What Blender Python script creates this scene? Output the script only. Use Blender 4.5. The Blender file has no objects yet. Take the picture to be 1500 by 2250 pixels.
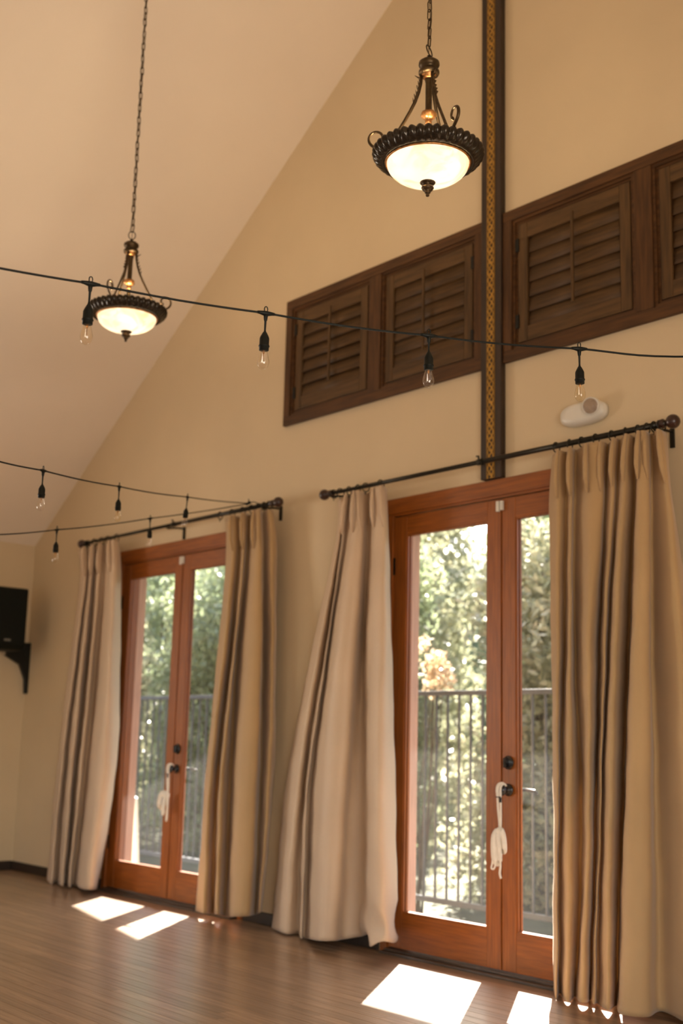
import bpy, bmesh, math, random
import numpy as np
from mathutils import Vector, Matrix
S = bpy.context.scene
COL = S.collection
PI = math.pi

# ------------------------------------------------------------------ camera
CAM = Vector((4.244, -4.769, 1.153)); FPX = 2630.8
yaw, pit, rol = 0.862258, 0.186909, 0.024949
fwd = Vector((-math.sin(yaw)*math.cos(pit), math.cos(yaw)*math.cos(pit), math.sin(pit)))
rt0 = Vector((math.cos(yaw), math.sin(yaw), 0)); up0 = rt0.cross(fwd)
RT = math.cos(rol)*rt0 + math.sin(rol)*up0; UP = -math.sin(rol)*rt0 + math.cos(rol)*up0
cd = bpy.data.cameras.new('camera'); cam = bpy.data.objects.new('camera', cd); COL.objects.link(cam)
cam.matrix_world = Matrix(((RT.x, UP.x, -fwd.x, CAM.x), (RT.y, UP.y, -fwd.y, CAM.y), (RT.z, UP.z, -fwd.z, CAM.z), (0, 0, 0, 1)))
cd.sensor_fit = 'VERTICAL'; cd.sensor_height = 36; cd.lens = FPX/2250*36
cd.clip_start = 0.05; cd.clip_end = 200
cd.dof.use_dof = True; cd.dof.focus_distance = 3.95; cd.dof.aperture_fstop = 2.4
S.camera = cam

# ------------------------------------------------------------------ world, sun, daylight, fill, exposure
w = bpy.data.worlds.new('world'); S.world = w; w.use_nodes = True
nt = w.node_tree; nt.nodes.clear()
sky = nt.nodes.new('ShaderNodeTexSky'); sky.sky_type = 'NISHITA'; sky.sun_disc = False
sky.sun_elevation = math.radians(40); sky.sun_rotation = math.radians(-37); sky.dust_density = 2.5
bg = nt.nodes.new('ShaderNodeBackground'); bg.inputs[1].default_value = 0.68
ow = nt.nodes.new('ShaderNodeOutputWorld'); nt.links.new(sky.outputs[0], bg.inputs[0]); nt.links.new(bg.outputs[0], ow.inputs[0])
SUN = Vector((0.60, -0.80, -0.87)).normalized()
ld = bpy.data.lights.new('sun', 'SUN'); ld.energy = 44; ld.angle = math.radians(0.6); ld.color = (1, .93, .82)
so = bpy.data.objects.new('sun', ld); so.rotation_euler = SUN.to_track_quat('-Z', 'Y').to_euler(); so.location = (-6, 8, 10); COL.objects.link(so)
def area_light(name, loc, dirv, sx, sy, energy, color=(1, .87, .72)):
    l = bpy.data.lights.new(name, 'AREA'); l.shape = 'RECTANGLE'; l.size = sx; l.size_y = sy; l.energy = energy; l.color = color
    o = bpy.data.objects.new(name, l); o.location = loc; o.rotation_euler = Vector(dirv).to_track_quat('-Z', 'Y').to_euler(); COL.objects.link(o)
area_light('daylight_back_window', (-2.6, -8.35, 1.5), (0, 1, 0.05), 2.3, 2.0, 22)  # fill lights added behind the camera, outside unseen back openings
area_light('daylight_back_window', (2.6, -8.35, 1.5), (0, 1, 0.05), 2.3, 2.0, 22)
area_light('daylight_left_window', (-5.85, -3.6, 1.75), (1, .25, .08), 1.4, 1.5, 115, (1, .90, .78))
area_light('daylight_right_window', (5.85, -4.2, 1.6), (-1, 0, .1), 2.6, 1.8, 175, (1, .88, .74))  # fill light added on the unseen right side to lift the ceiling
S.view_settings.view_transform = 'Standard'; S.view_settings.look = 'None'; S.view_settings.gamma = 1
S.view_settings.use_curve_mapping = False; S.view_settings.exposure = 0.12

# ------------------------------------------------------------------ helpers
def W(px, py, Y):
    """point of the photograph on the plane y=Y of the room"""
    d = fwd*FPX + RT*(px-750) - UP*(py-1125)
    return CAM + d*((Y-CAM.y)/d.y)
def D(px, py, dist):
    d = (fwd*FPX + RT*(px-750) - UP*(py-1125)).normalized()
    return CAM + d*dist

class MB:
    def __init__(s): s.bm = bmesh.new()
    def face(s, vs, smooth=False):
        try:
            f = s.bm.faces.new(vs); f.smooth = smooth; return f
        except ValueError: return None
    def box(s, a, b, M=None):
        x0, y0, z0 = a; x1, y1, z1 = b
        v = [s.bm.verts.new(M @ Vector(p) if M else p) for p in
             ((x0,y0,z0),(x1,y0,z0),(x1,y1,z0),(x0,y1,z0),(x0,y0,z1),(x1,y0,z1),(x1,y1,z1),(x0,y1,z1))]
        for q in ((0,3,2,1),(4,5,6,7),(0,1,5,4),(1,2,6,5),(2,3,7,6),(3,0,4,7)): s.face([v[i] for i in q])
        return s
    def prism(s, pts, y0, y1, M=None, smooth=False):
        """polygon in x,z extruded along y"""
        A = [s.bm.verts.new(M @ Vector((x, y0, z)) if M else (x, y0, z)) for x, z in pts]
        B = [s.bm.verts.new(M @ Vector((x, y1, z)) if M else (x, y1, z)) for x, z in pts]
        s.face(A); s.face(B[::-1]); n = len(pts)
        for i in range(n): s.face([A[i], B[i], B[(i+1) % n], A[(i+1) % n]], smooth)
        return s
    def tube(s, pts, r, n=8, closed=False, flat=1.0):
        pts = [Vector(p) for p in pts]; N = len(pts); rings = []
        up = None
        for i, p in enumerate(pts):
            a = pts[(i-1) % N] if (closed or i) else p
            b = pts[(i+1) % N] if (closed or i < N-1) else p
            t = (b-a).normalized()
            if up is None:
                up = t.orthogonal().normalized()
            up = (up - t*up.dot(t))
            up = up.normalized() if up.length > 1e-6 else t.orthogonal().normalized()
            sd = t.cross(up)
            rr = r[i] if isinstance(r, (list, tuple)) else r
            rings.append([s.bm.verts.new(p + up*math.cos(2*PI*k/n)*rr*flat + sd*math.sin(2*PI*k/n)*rr) for k in range(n)])
        for i in range(N if closed else N-1):
            A = rings[i]; B = rings[(i+1) % N]
            for k in range(n): s.face([A[k], A[(k+1) % n], B[(k+1) % n], B[k]], True)
        if not closed: s.face(rings[0][::-1]); s.face(rings[-1])
        return s
    def lathe(s, prof, n=32, M=None, mod=None):
        """profile (r,z) turned about z"""
        rings = []
        for j, (r, z) in enumerate(prof):
            if r < 1e-5:
                rings.append([s.bm.verts.new(M @ Vector((0,0,z)) if M else (0,0,z))])
            else:
                R = []
                for k in range(n):
                    a = 2*PI*k/n; rr = r; zz = z
                    if mod: rr, zz = mod(r, z, a, j)
                    p = Vector((rr*math.cos(a), rr*math.sin(a), zz)); R.append(s.bm.verts.new(M @ p if M else p))
                rings.append(R)
        for A, B in zip(rings, rings[1:]):
            for k in range(n):
                l = (k+1) % n
                if len(A) == 1 and len(B) == 1: continue
                if len(A) == 1: s.face([A[0], B[l], B[k]], True)
                elif len(B) == 1: s.face([A[k], A[l], B[0]], True)
                else: s.face([A[k], A[l], B[l], B[k]], True)
        return s
    def build(s, name, m, parent=None, bevel=0, solid=0, seg=2):
        bmesh.ops.recalc_face_normals(s.bm, faces=s.bm.faces)
        me = bpy.data.meshes.new(name); s.bm.to_mesh(me); s.bm.free(); me.materials.append(m)
        o = bpy.data.objects.new(name, me); COL.objects.link(o)
        if parent is not None: o.parent = parent
        if bevel:
            b = o.modifiers.new('b', 'BEVEL'); b.width = bevel; b.segments = seg; b.limit_method = 'ANGLE'; b.angle_limit = math.radians(40)
        if solid:
            b = o.modifiers.new('s', 'SOLIDIFY'); b.thickness = solid; b.offset = 0
        return o
def box(name, a, b, m, parent=None, bevel=0): return MB().box(a, b).build(name, m, parent, bevel)
def empty(name, loc=(0,0,0), rz=0):
    o = bpy.data.objects.new(name, None); COL.objects.link(o); o.location = loc; o.rotation_euler = (0,0,rz); o.empty_display_size = .1; return o
def tag(o, label=None, cat=None, group=None, kind=None):
    if label: o['label'] = label
    if cat: o['category'] = cat
    if group: o['group'] = group
    if kind: o['kind'] = kind
    return o
def structure(o, label=None, cat=None): return tag(o, label, cat, kind='structure')
def copy_tree(o, parent=None):
    c = o.copy(); COL.objects.link(c); c.parent = parent
    for ch in list(o.children): copy_tree(ch, c)
    return c

# ------------------------------------------------------------------ materials
def mat(name, col, rough=.6, metal=0, spec=.5, noise=0, nscale=8, stretch=(1,1,1), bump=0, bscale=60, bstretch=None, trans=0, sheen=0, emit=None, rnd=0, coat=0, col2=None):
    m = bpy.data.materials.new(name); m.use_nodes = True; t = m.node_tree; b = t.nodes['Principled BSDF']
    b.inputs['Base Color'].default_value = (*col, 1); b.inputs['Roughness'].default_value = rough
    b.inputs['Metallic'].default_value = metal; b.inputs['Specular IOR Level'].default_value = spec
    b.inputs['Coat Weight'].default_value = coat; b.inputs['Coat Roughness'].default_value = .22; b.inputs['Sheen Weight'].default_value = sheen
    tc = t.nodes.new('ShaderNodeTexCoord')
    last = None
    if noise or col2:
        mp = t.nodes.new('ShaderNodeMapping'); mp.inputs['Scale'].default_value = stretch; t.links.new(tc.outputs['Object'], mp.inputs[0])
        n = t.nodes.new('ShaderNodeTexNoise'); n.inputs['Scale'].default_value = nscale; n.inputs['Detail'].default_value = 5; t.links.new(mp.outputs[0], n.inputs['Vector'])
        if rnd:
            oi = t.nodes.new('ShaderNodeObjectInfo'); ml = t.nodes.new('ShaderNodeVectorMath'); ml.operation = 'ADD'
            t.links.new(mp.outputs[0], ml.inputs[0])
            cx = t.nodes.new('ShaderNodeCombineXYZ'); mm = t.nodes.new('ShaderNodeMath'); mm.operation = 'MULTIPLY'; mm.inputs[1].default_value = 37
            t.links.new(oi.outputs['Random'], mm.inputs[0]); t.links.new(mm.outputs[0], cx.inputs[0]); t.links.new(cx.outputs[0], ml.inputs[1]); t.links.new(ml.outputs[0], n.inputs['Vector'])
        r = t.nodes.new('ShaderNodeValToRGB'); r.color_ramp.elements[0].position = .3; r.color_ramp.elements[1].position = .7
        c2 = col2 if col2 else tuple(c*(1-noise) for c in col)
        r.color_ramp.elements[0].color = (*c2, 1); r.color_ramp.elements[1].color = (*[min(1, c*(1+noise*.5)) for c in col], 1)
        t.links.new(n.outputs[0], r.inputs[0]); last = r.outputs[0]
        if rnd:
            hs = t.nodes.new('ShaderNodeHueSaturation'); mr = t.nodes.new('ShaderNodeMapRange'); mr.inputs[3].default_value = 1-rnd; mr.inputs[4].default_value = 1+rnd
            t.links.new(oi.outputs['Random'], mr.inputs[0]); t.links.new(mr.outputs[0], hs.inputs['Value']); t.links.new(last, hs.inputs['Color']); last = hs.outputs[0]
        t.links.new(last, b.inputs['Base Color'])
    if bump:
        mp2 = t.nodes.new('ShaderNodeMapping'); mp2.inputs['Scale'].default_value = bstretch or stretch; t.links.new(tc.outputs['Object'], mp2.inputs[0])
        n2 = t.nodes.new('ShaderNodeTexNoise'); n2.inputs['Scale'].default_value = bscale; n2.inputs['Detail'].default_value = 4; t.links.new(mp2.outputs[0], n2.inputs['Vector'])
        bp = t.nodes.new('ShaderNodeBump'); bp.inputs['Strength'].default_value = bump; bp.inputs['Distance'].default_value = .01
        t.links.new(n2.outputs[0], bp.inputs['Height']); t.links.new(bp.outputs[0], b.inputs['Normal'])
    if trans:
        tr = t.nodes.new('ShaderNodeBsdfTranslucent'); tr.inputs[0].default_value = (*col, 1)
        if last: t.links.new(last, tr.inputs[0])
        mx = t.nodes.new('ShaderNodeMixShader'); mx.inputs[0].default_value = trans
        t.links.new(b.outputs[0], mx.inputs[1]); t.links.new(tr.outputs[0], mx.inputs[2]); t.links.new(mx.outputs[0], t.nodes['Material Output'].inputs[0])
    if emit:
        b.inputs['Emission Color'].default_value = (*emit[0], 1); b.inputs['Emission Strength'].default_value = emit[1]
    return m
M = {}
M['wall'] = mat('wall_paint', (.66,.525,.335), .75, noise=.05, nscale=1.5, bump=.08, bscale=140)
M['ceil'] = mat('ceiling_paint', (.88,.77,.635), .8, noise=.04, nscale=1, bump=.08, bscale=120)
M['door'] = mat('door_wood', (.30,.083,.009), .42, noise=.35, nscale=5, stretch=(14,14,.9), bump=.08, bscale=20, coat=.1)
M['doorh'] = mat('door_wood_crosswise', (.30,.083,.009), .42, noise=.35, nscale=5, stretch=(.9,14,14), bump=.08, bscale=20, coat=.1)
M['doorpale'] = mat('door_reveal_wood', (.62,.36,.25), .5, noise=.15, nscale=5, stretch=(14,14,.9))
M['shut'] = mat('shutter_wood', (.100,.052,.018), .55, spec=.3, noise=.45, nscale=4, stretch=(1,12,12), bump=.12, bscale=22)
M['shutv'] = mat('shutter_wood_upright', (.100,.052,.018), .55, spec=.3, noise=.45, nscale=4, stretch=(12,12,1), bump=.12, bscale=22)
M['casing'] = mat('casing_wood', (.088,.037,.011), .55, spec=.3, noise=.45, nscale=4, stretch=(1,12,12), bump=.1, bscale=22)
M['casingv'] = mat('casing_wood_upright', (.088,.037,.011), .55, spec=.3, noise=.45, nscale=4, stretch=(12,12,1), bump=.1, bscale=22)
M['beam'] = mat('dark_beam_wood', (.035,.018,.009), .5, noise=.5, nscale=4, stretch=(12,12,1), bump=.2, bscale=25)
M['gold'] = mat('gold_paint', (.50,.27,.045), .45, metal=.35, noise=.35, nscale=30)
M['floor'] = mat('floor_board_wood', (.32,.205,.125), .36, spec=.7, coat=.6, noise=.42, nscale=3.2, stretch=(1.2,22,22), bump=.05, bscale=10, rnd=.2)
M['sub'] = mat('subfloor', (.03,.018,.01), .8, noise=.2)
M['base'] = mat('baseboard_wood', (.03,.018,.010), .5, noise=.3)
M['black'] = mat('black_iron', (.012,.013,.011), .4, metal=.5, noise=.2, nscale=30)
M['rod'] = mat('rod_bronze', (.030,.026,.018), .38, metal=.7, noise=.3, nscale=30)
M['finial'] = mat('finial_wood', (.040,.013,.008), .3, noise=.4, nscale=20, coat=.2)
M['rubber'] = mat('black_rubber', (.006,.007,.005), .5, spec=.2, noise=.2, nscale=50)
M['bronze'] = mat('antique_bronze', (.085,.055,.026), .36, metal=.8, noise=.5, nscale=35, bump=.15, bscale=90)
M['copper'] = mat('gilded_copper', (.55,.27,.10), .3, metal=.9, noise=.45, nscale=60, bump=.2, bscale=120)
M['ring'] = mat('dark_bronze_rim', (.038,.028,.018), .2, metal=.55, noise=.4, nscale=40)
M['curtain'] = mat('curtain_velvet', (.54,.355,.17), .85, noise=.07, nscale=3, bump=.12, bscale=9, bstretch=(1,1,6), trans=.13, sheen=.3)
M['curtain_shine'] = mat('curtain_sateen', (.72,.54,.365), .55, noise=.07, nscale=3, bump=.16, bscale=9, bstretch=(1,1,7), trans=.13, sheen=.2)  # same curtains, paler where window light falls; light put into the colour
M['white'] = mat('white_plastic', (.72,.68,.60), .35, noise=.05)
M['lens'] = mat('lamp_lens', (.36,.27,.20), .2, noise=.2, nscale=40)
M['steel'] = mat('dark_steel', (.06,.06,.06), .22, metal=.9, noise=.3, nscale=30)
M['cotton'] = mat('cotton_tape', (.93,.87,.76), .8, noise=.06, nscale=30, bump=.3, bscale=150, trans=.15)
M['thresh'] = mat('threshold_wood', (.075,.05,.032), .45, noise=.5, nscale=6, stretch=(1,10,10), bump=.3, bscale=20)
M['rail'] = mat('painted_rail', (.085,.085,.095), .45, metal=.2, noise=.2)
M['deck'] = mat('terrace_concrete', (.20,.20,.17), .8, noise=.2, nscale=5, bump=.2)
M['stucco'] = mat('outside_stucco', (.62,.50,.40), .85, noise=.1, nscale=5, bump=.3)
M['earth'] = mat('garden_soil', (.10,.10,.05), .9, noise=.4, nscale=2, bump=.4)
M['hill'] = mat('hillside_scrub', (.10,.13,.05), .9, noise=.5, nscale=3, bump=1, bscale=12)
M['bark'] = mat('bark', (.13,.09,.06), .85, noise=.5, nscale=10, stretch=(4,4,1), bump=.6)
M['speaker'] = mat('speaker_black', (.004,.006,.004), .6, spec=.2, noise=.2, nscale=40)
M['grey'] = mat('grey_print', (.16,.16,.14), .5)
M['boardw'] = mat('white_board', (.9,.88,.84), .5, noise=.03)
def leaf_mat(name, ca, cb, cc, trans=.45):
    m = bpy.data.materials.new(name); m.use_nodes = True; t = m.node_tree; b = t.nodes['Principled BSDF']
    tc = t.nodes.new('ShaderNodeTexCoord'); n = t.nodes.new('ShaderNodeTexNoise'); n.inputs['Scale'].default_value = 2.2; n.inputs['Detail'].default_value = 9; n.inputs['Roughness'].default_value = .75
    t.links.new(tc.outputs['Object'], n.inputs['Vector'])
    r = t.nodes.new('ShaderNodeValToRGB'); e = r.color_ramp.elements; e[0].position = .32; e[0].color = (*ca, 1); e[1].position = .7; e[1].color = (*cc, 1)
    k = e.new(.5); k.color = (*cb, 1); t.links.new(n.outputs[0], r.inputs[0]); t.links.new(r.outputs[0], b.inputs['Base Color'])
    b.inputs['Roughness'].default_value = .3; b.inputs['Specular IOR Level'].default_value = .7
    tr = t.nodes.new('ShaderNodeBsdfTranslucent'); t.links.new(r.outputs[0], tr.inputs[0])
    mx = t.nodes.new('ShaderNodeMixShader'); mx.inputs[0].default_value = trans
    t.links.new(b.outputs[0], mx.inputs[1]); t.links.new(tr.outputs[0], mx.inputs[2]); t.links.new(mx.outputs[0], t.nodes['Material Output'].inputs[0])
    return m
M['leaf'] = leaf_mat('evergreen_leaves', (.20,.25,.14), (.31,.36,.20), (.52,.52,.32))
M['leaf2'] = leaf_mat('olive_leaves', (.25,.27,.17), (.38,.38,.24), (.60,.52,.35))
M['dry'] = leaf_mat('pale_dry_leaves', (.55,.40,.24), (.75,.58,.38), (.85,.72,.52), .3)
def glass_mat(name, haze, tint=(1,1,1), base=.06):
    m = bpy.data.materials.new(name); m.use_nodes = True; t = m.node_tree; t.nodes.clear()
    o = t.nodes.new('ShaderNodeOutputMaterial'); tr = t.nodes.new('ShaderNodeBsdfTransparent'); tr.inputs[0].default_value = (*tint, 1)
    gl = t.nodes.new('ShaderNodeBsdfGlossy'); gl.inputs['Roughness'].default_value = .01
    fr = t.nodes.new('ShaderNodeLayerWeight'); fr.inputs[0].default_value = .5
    pw = t.nodes.new('ShaderNodeMath'); pw.operation = 'POWER'; pw.inputs[1].default_value = 5; t.links.new(fr.outputs['Facing'], pw.inputs[0])
    ma = t.nodes.new('ShaderNodeMath'); ma.operation = 'MULTIPLY_ADD'; ma.inputs[1].default_value = .9; ma.inputs[2].default_value = base; t.links.new(pw.outputs[0], ma.inputs[0])
    m1 = t.nodes.new('ShaderNodeMixShader'); t.links.new(ma.outputs[0], m1.inputs[0]); t.links.new(tr.outputs[0], m1.inputs[1]); t.links.new(gl.outputs[0], m1.inputs[2])
    last = m1
    if haze:
        di = t.nodes.new('ShaderNodeBsdfTranslucent'); di.inputs[0].default_value = (.95,.93,.9,1)
        tc = t.nodes.new('ShaderNodeTexCoord'); n = t.nodes.new('ShaderNodeTexNoise'); n.inputs['Scale'].default_value = 2.5; n.inputs['Detail'].default_value = 6; t.links.new(tc.outputs['Object'], n.inputs['Vector'])
        mr = t.nodes.new('ShaderNodeMapRange'); mr.inputs[1].default_value = .3; mr.inputs[2].default_value = .7; mr.inputs[3].default_value = haze*.6; mr.inputs[4].default_value = haze*1.4; t.links.new(n.outputs[0], mr.inputs[0])
        m2 = t.nodes.new('ShaderNodeMixShader'); t.links.new(mr.outputs[0], m2.inputs[0]); t.links.new(m1.outputs[0], m2.inputs[1]); t.links.new(di.outputs[0], m2.inputs[2]); last = m2
    t.links.new(last.outputs[0], o.inputs[0]); return m
M['glass'] = glass_mat('dusty_pane_glass', .005, base=.035)  # faint scatter put into the glass to imitate veiling glare
M['bulb'] = glass_mat('clear_bulb_glass', 0, (1,.98,.95), .10)
M['bulb_amber'] = glass_mat('amber_bulb_glass', 0, (1,.96,.88))
def alabaster():
    m = bpy.data.materials.new('alabaster_glass'); m.use_nodes = True; t = m.node_tree; b = t.nodes['Principled BSDF']
    tc = t.nodes.new('ShaderNodeTexCoord'); n = t.nodes.new('ShaderNodeTexNoise'); n.inputs['Scale'].default_value = 7; n.inputs['Detail'].default_value = 6; n.inputs['Distortion'].default_value = 1.6
    t.links.new(tc.outputs['Object'], n.inputs['Vector'])
    r = t.nodes.new('ShaderNodeValToRGB'); r.color_ramp.elements[0].position = .36; r.color_ramp.elements[1].position = .56
    r.color_ramp.elements[0].color = (.80,.72,.56,1); r.color_ramp.elements[1].color = (1,.96,.88,1); t.links.new(n.outputs[0], r.inputs[0])
    t.links.new(r.outputs[0], b.inputs['Base Color']); t.links.new(r.outputs[0], b.inputs['Emission Color']); b.inputs['Emission Strength'].default_value = .6
    b.inputs['Roughness'].default_value = .25
    tr = t.nodes.new('ShaderNodeBsdfTranslucent'); t.links.new(r.outputs[0], tr.inputs[0]); mx = t.nodes.new('ShaderNodeMixShader'); mx.inputs[0].default_value = .55
    ad = t.nodes.new('ShaderNodeAddShader')
    t.links.new(b.outputs[0], mx.inputs[1]); t.links.new(tr.outputs[0], mx.inputs[2]); t.links.new(mx.outputs[0], t.nodes['Material Output'].inputs[0])
    t.nodes.remove(ad)
    return m
M['alabaster'] = alabaster()

# ------------------------------------------------------------------ room shell
XL, XR, YB, EAVE, PITCH = -5.47, 5.47, -8.0, 2.76, .69
RIDGE = EAVE + PITCH*5.47
def ceil_z(x): return RIDGE - PITCH*abs(x)
DO = [(-3.97, -2.19), (-.89, .89), (2.19, 3.97)]     # door openings in x
wf = MB()
def grid(mb, xs, zs, y0, y1, holes):
    xs = sorted(set(xs)); zs = sorted(set(zs))
    for x0, x1 in zip(xs, xs[1:]):
        for z0, z1 in zip(zs, zs[1:]):
            cx, cz = (x0+x1)/2, (z0+z1)/2
            if not any(a < cx < b and c < cz < d for a, b, c, d in holes): mb.box((x0,y0,z0), (x1,y1,z1))
dh = [(a, b, -.1, 2.55) for a, b in DO]
wh = [(-1.86,-.17,3.245,4.01), (.09,1.79,3.245,4.01)]
for y0, y1, hs in ((0, .07, dh+wh), (.07, .15, dh)):
    grid(wf, [XL,XR]+[v for d in dh for v in d[:2]], [-.02, 2.55, 2.7], y0, y1, hs)
    grid(wf, [-3,3]+[v for d in wh for v in d[:2]], [2.7, 3.245, 4.01, 4.3], y0, y1, hs)
    for s in (-1, 1):
        wf.prism([(s*5.47,2.7),(s*3,2.7),(s*3,4.3),(s*3,ceil_z(3)),(s*5.47,EAVE)], y0, y1)
    wf.prism([(-3,4.3),(3,4.3),(3,ceil_z(3)),(0,RIDGE),(-3,ceil_z(3))], y0, y1)
structure(wf.build('wall_front', M['wall']), 'tan painted gable wall with two door openings')
wb = MB()
grid(wb, [XL,XR,-3.8,-1.4,1.4,3.8], [-.02,.5,2.55,2.76], YB-.15, YB, [(-3.8,-1.4,.5,2.55),(1.4,3.8,.5,2.55)])
wb.prism([(XL,2.76),(XR,2.76),(0,RIDGE)], YB-.15, YB)
structure(wb.build('wall_back', M['wall']))
def side_wall(name, x0, x1, hole):
    mb = MB(); ys = [YB, 0, hole[0], hole[1]]; zs = [-.02, hole[2], hole[3], 2.80]
    for y0, y1 in zip(sorted(ys), sorted(ys)[1:]):
        for z0, z1 in zip(zs, zs[1:]):
            if not (y0 == hole[0] and z0 == hole[2]): mb.box((x0,y0,z0), (x1,y1,z1))
    return structure(mb.build(name, M['wall']))
side_wall('wall_left', XL-.15, XL, (-4.5,-2.9,.9,2.5))
side_wall('wall_right', XR, XR+.15, (-5.6,-2.8,.6,2.5))
c = MB()
for s in (-1, 1): c.prism([(s*5.62,ceil_z(5.62)),(0,RIDGE),(0,RIDGE+.15),(s*5.62,ceil_z(5.62)+.15)], YB-.15, .15)
structure(c.build('ceiling', M['ceil']), 'pale vaulted ceiling sloping down to the left wall')
def plain_window(name, a, b, axis):
    """frame and one pane in an opening; axis = which coordinate is the wall's thickness"""
    e = structure(empty(name)); f = MB(); g = MB()
    u0, u1, z0, z1, t0, t1 = a[0], b[0], a[1], b[1], a[2], b[2]
    def bx(mb, ua, ub, za, zb, ta, tb):
        if axis == 'y': mb.box((ua, ta, za), (ub, tb, zb))
        else: mb.box((ta, ua, za), (tb, ub, zb))
    bx(f,u0,u0+.06,z0,z1,t0,t1); bx(f,u1-.06,u1,z0,z1,t0,t1); bx(f,u0+.06,u1-.06,z0,z0+.06,t0,t1); bx(f,u0+.06,u1-.06,z1-.06,z1,t0,t1)
    um = (u0+u1)/2; bx(f,um-.025,um+.025,z0+.06,z1-.06,t0,t1)
    tm = (t0+t1)/2; bx(g,u0+.06,um-.025,z0+.06,z1-.06,tm-.003,tm+.003); bx(g,um+.025,u1-.06,z0+.06,z1-.06,tm-.003,tm+.003)
    f.build('window_frame', M['casingv'], e); g.build('pane', M['glass'], e)
plain_window('window_3', (-3.8,.5,YB-.12), (-1.4,2.55,YB-.03), 'y')  # unseen back windows, put in to admit the fill lights
plain_window('window_4', (1.4,.5,YB-.12), (3.8,2.55,YB-.03), 'y')
plain_window('window_5', (-4.5,.9,XL-.12), (-2.9,2.5,XL-.03), 'x')
plain_window('window_6', (-5.6,.6,XR+.03), (-2.8,2.5,XR+.12), 'x')  # unseen right window, put in to admit the fill light

# floor: one board per part where the photograph shows them, the rest joined
fl = structure(box('floor', (XL-.15,YB-.15,-.12), (XR+.15,.15,-.02), M['sub']), 'glossy brown narrow-strip wooden floor')
random.seed(4)
BW = .071
pm = MB(); pm.box((0,0,-.0195), (1,BW-.003,0)); proto = pm.build('floor_board', M['floor'], fl)
pmesh = proto.data; bpy.data.objects.remove(proto)
rest = MB(); count = 0; row = 0; y = -.07-BW
cand = []
while y > YB:
    x = XL + .01 - random.random()*1.2
    while x < XR-.01:
        L = random.uniform(.8, 1.9); x0, x1 = max(x, XL+.002), min(x+L, XR-.002)
        if x1-x0 > .02: cand.append((x0, x1-.0018, y))
        x += L
    y -= BW
def view_key(q):
    p = Vector(((q[0]+q[1])/2, q[2], 0)) - CAM; d = p.dot(fwd)
    if d < .5: return -1
    u = abs(p.dot(RT)/d*FPX); v = -p.dot(UP)/d*FPX
    return 1/d if (u < 1000 and v < 1400) else -1
cand.sort(key=view_key, reverse=True)
for i, (x0, x1, yy) in enumerate(cand):
    if i < 300 and view_key((x0, x1, yy)) > 0:
        o = bpy.data.objects.new('floor_board', pmesh); COL.objects.link(o); o.parent = fl; o.location = (x0, yy, 0); o.scale = (x1-x0, 1, 1)
    else: rest.box((x0, yy, -.0195), (x1, yy+BW-.003, 0))
tag(rest.build('floor_boards', M['floor'], fl), kind='stuff')
box('border_board', (XL+.002,-.069,-.0195), (XR-.002,-.001,0), M['floor'], fl)
# baseboards
bb = MB()
for a, b in ((XL+.001,-3.985),(-2.175,-.905),(.905,2.175),(3.985,XR-.001)): bb.box((a,-.014,0), (b,-.0005,.075))
structure(bb.build('baseboard_front', M['base'], bevel=.003))
structure(box('baseboard_left', (XL+.0005,YB+.02,0), (XL+.014,-.016,.075), M['base'], bevel=.003))

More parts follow.
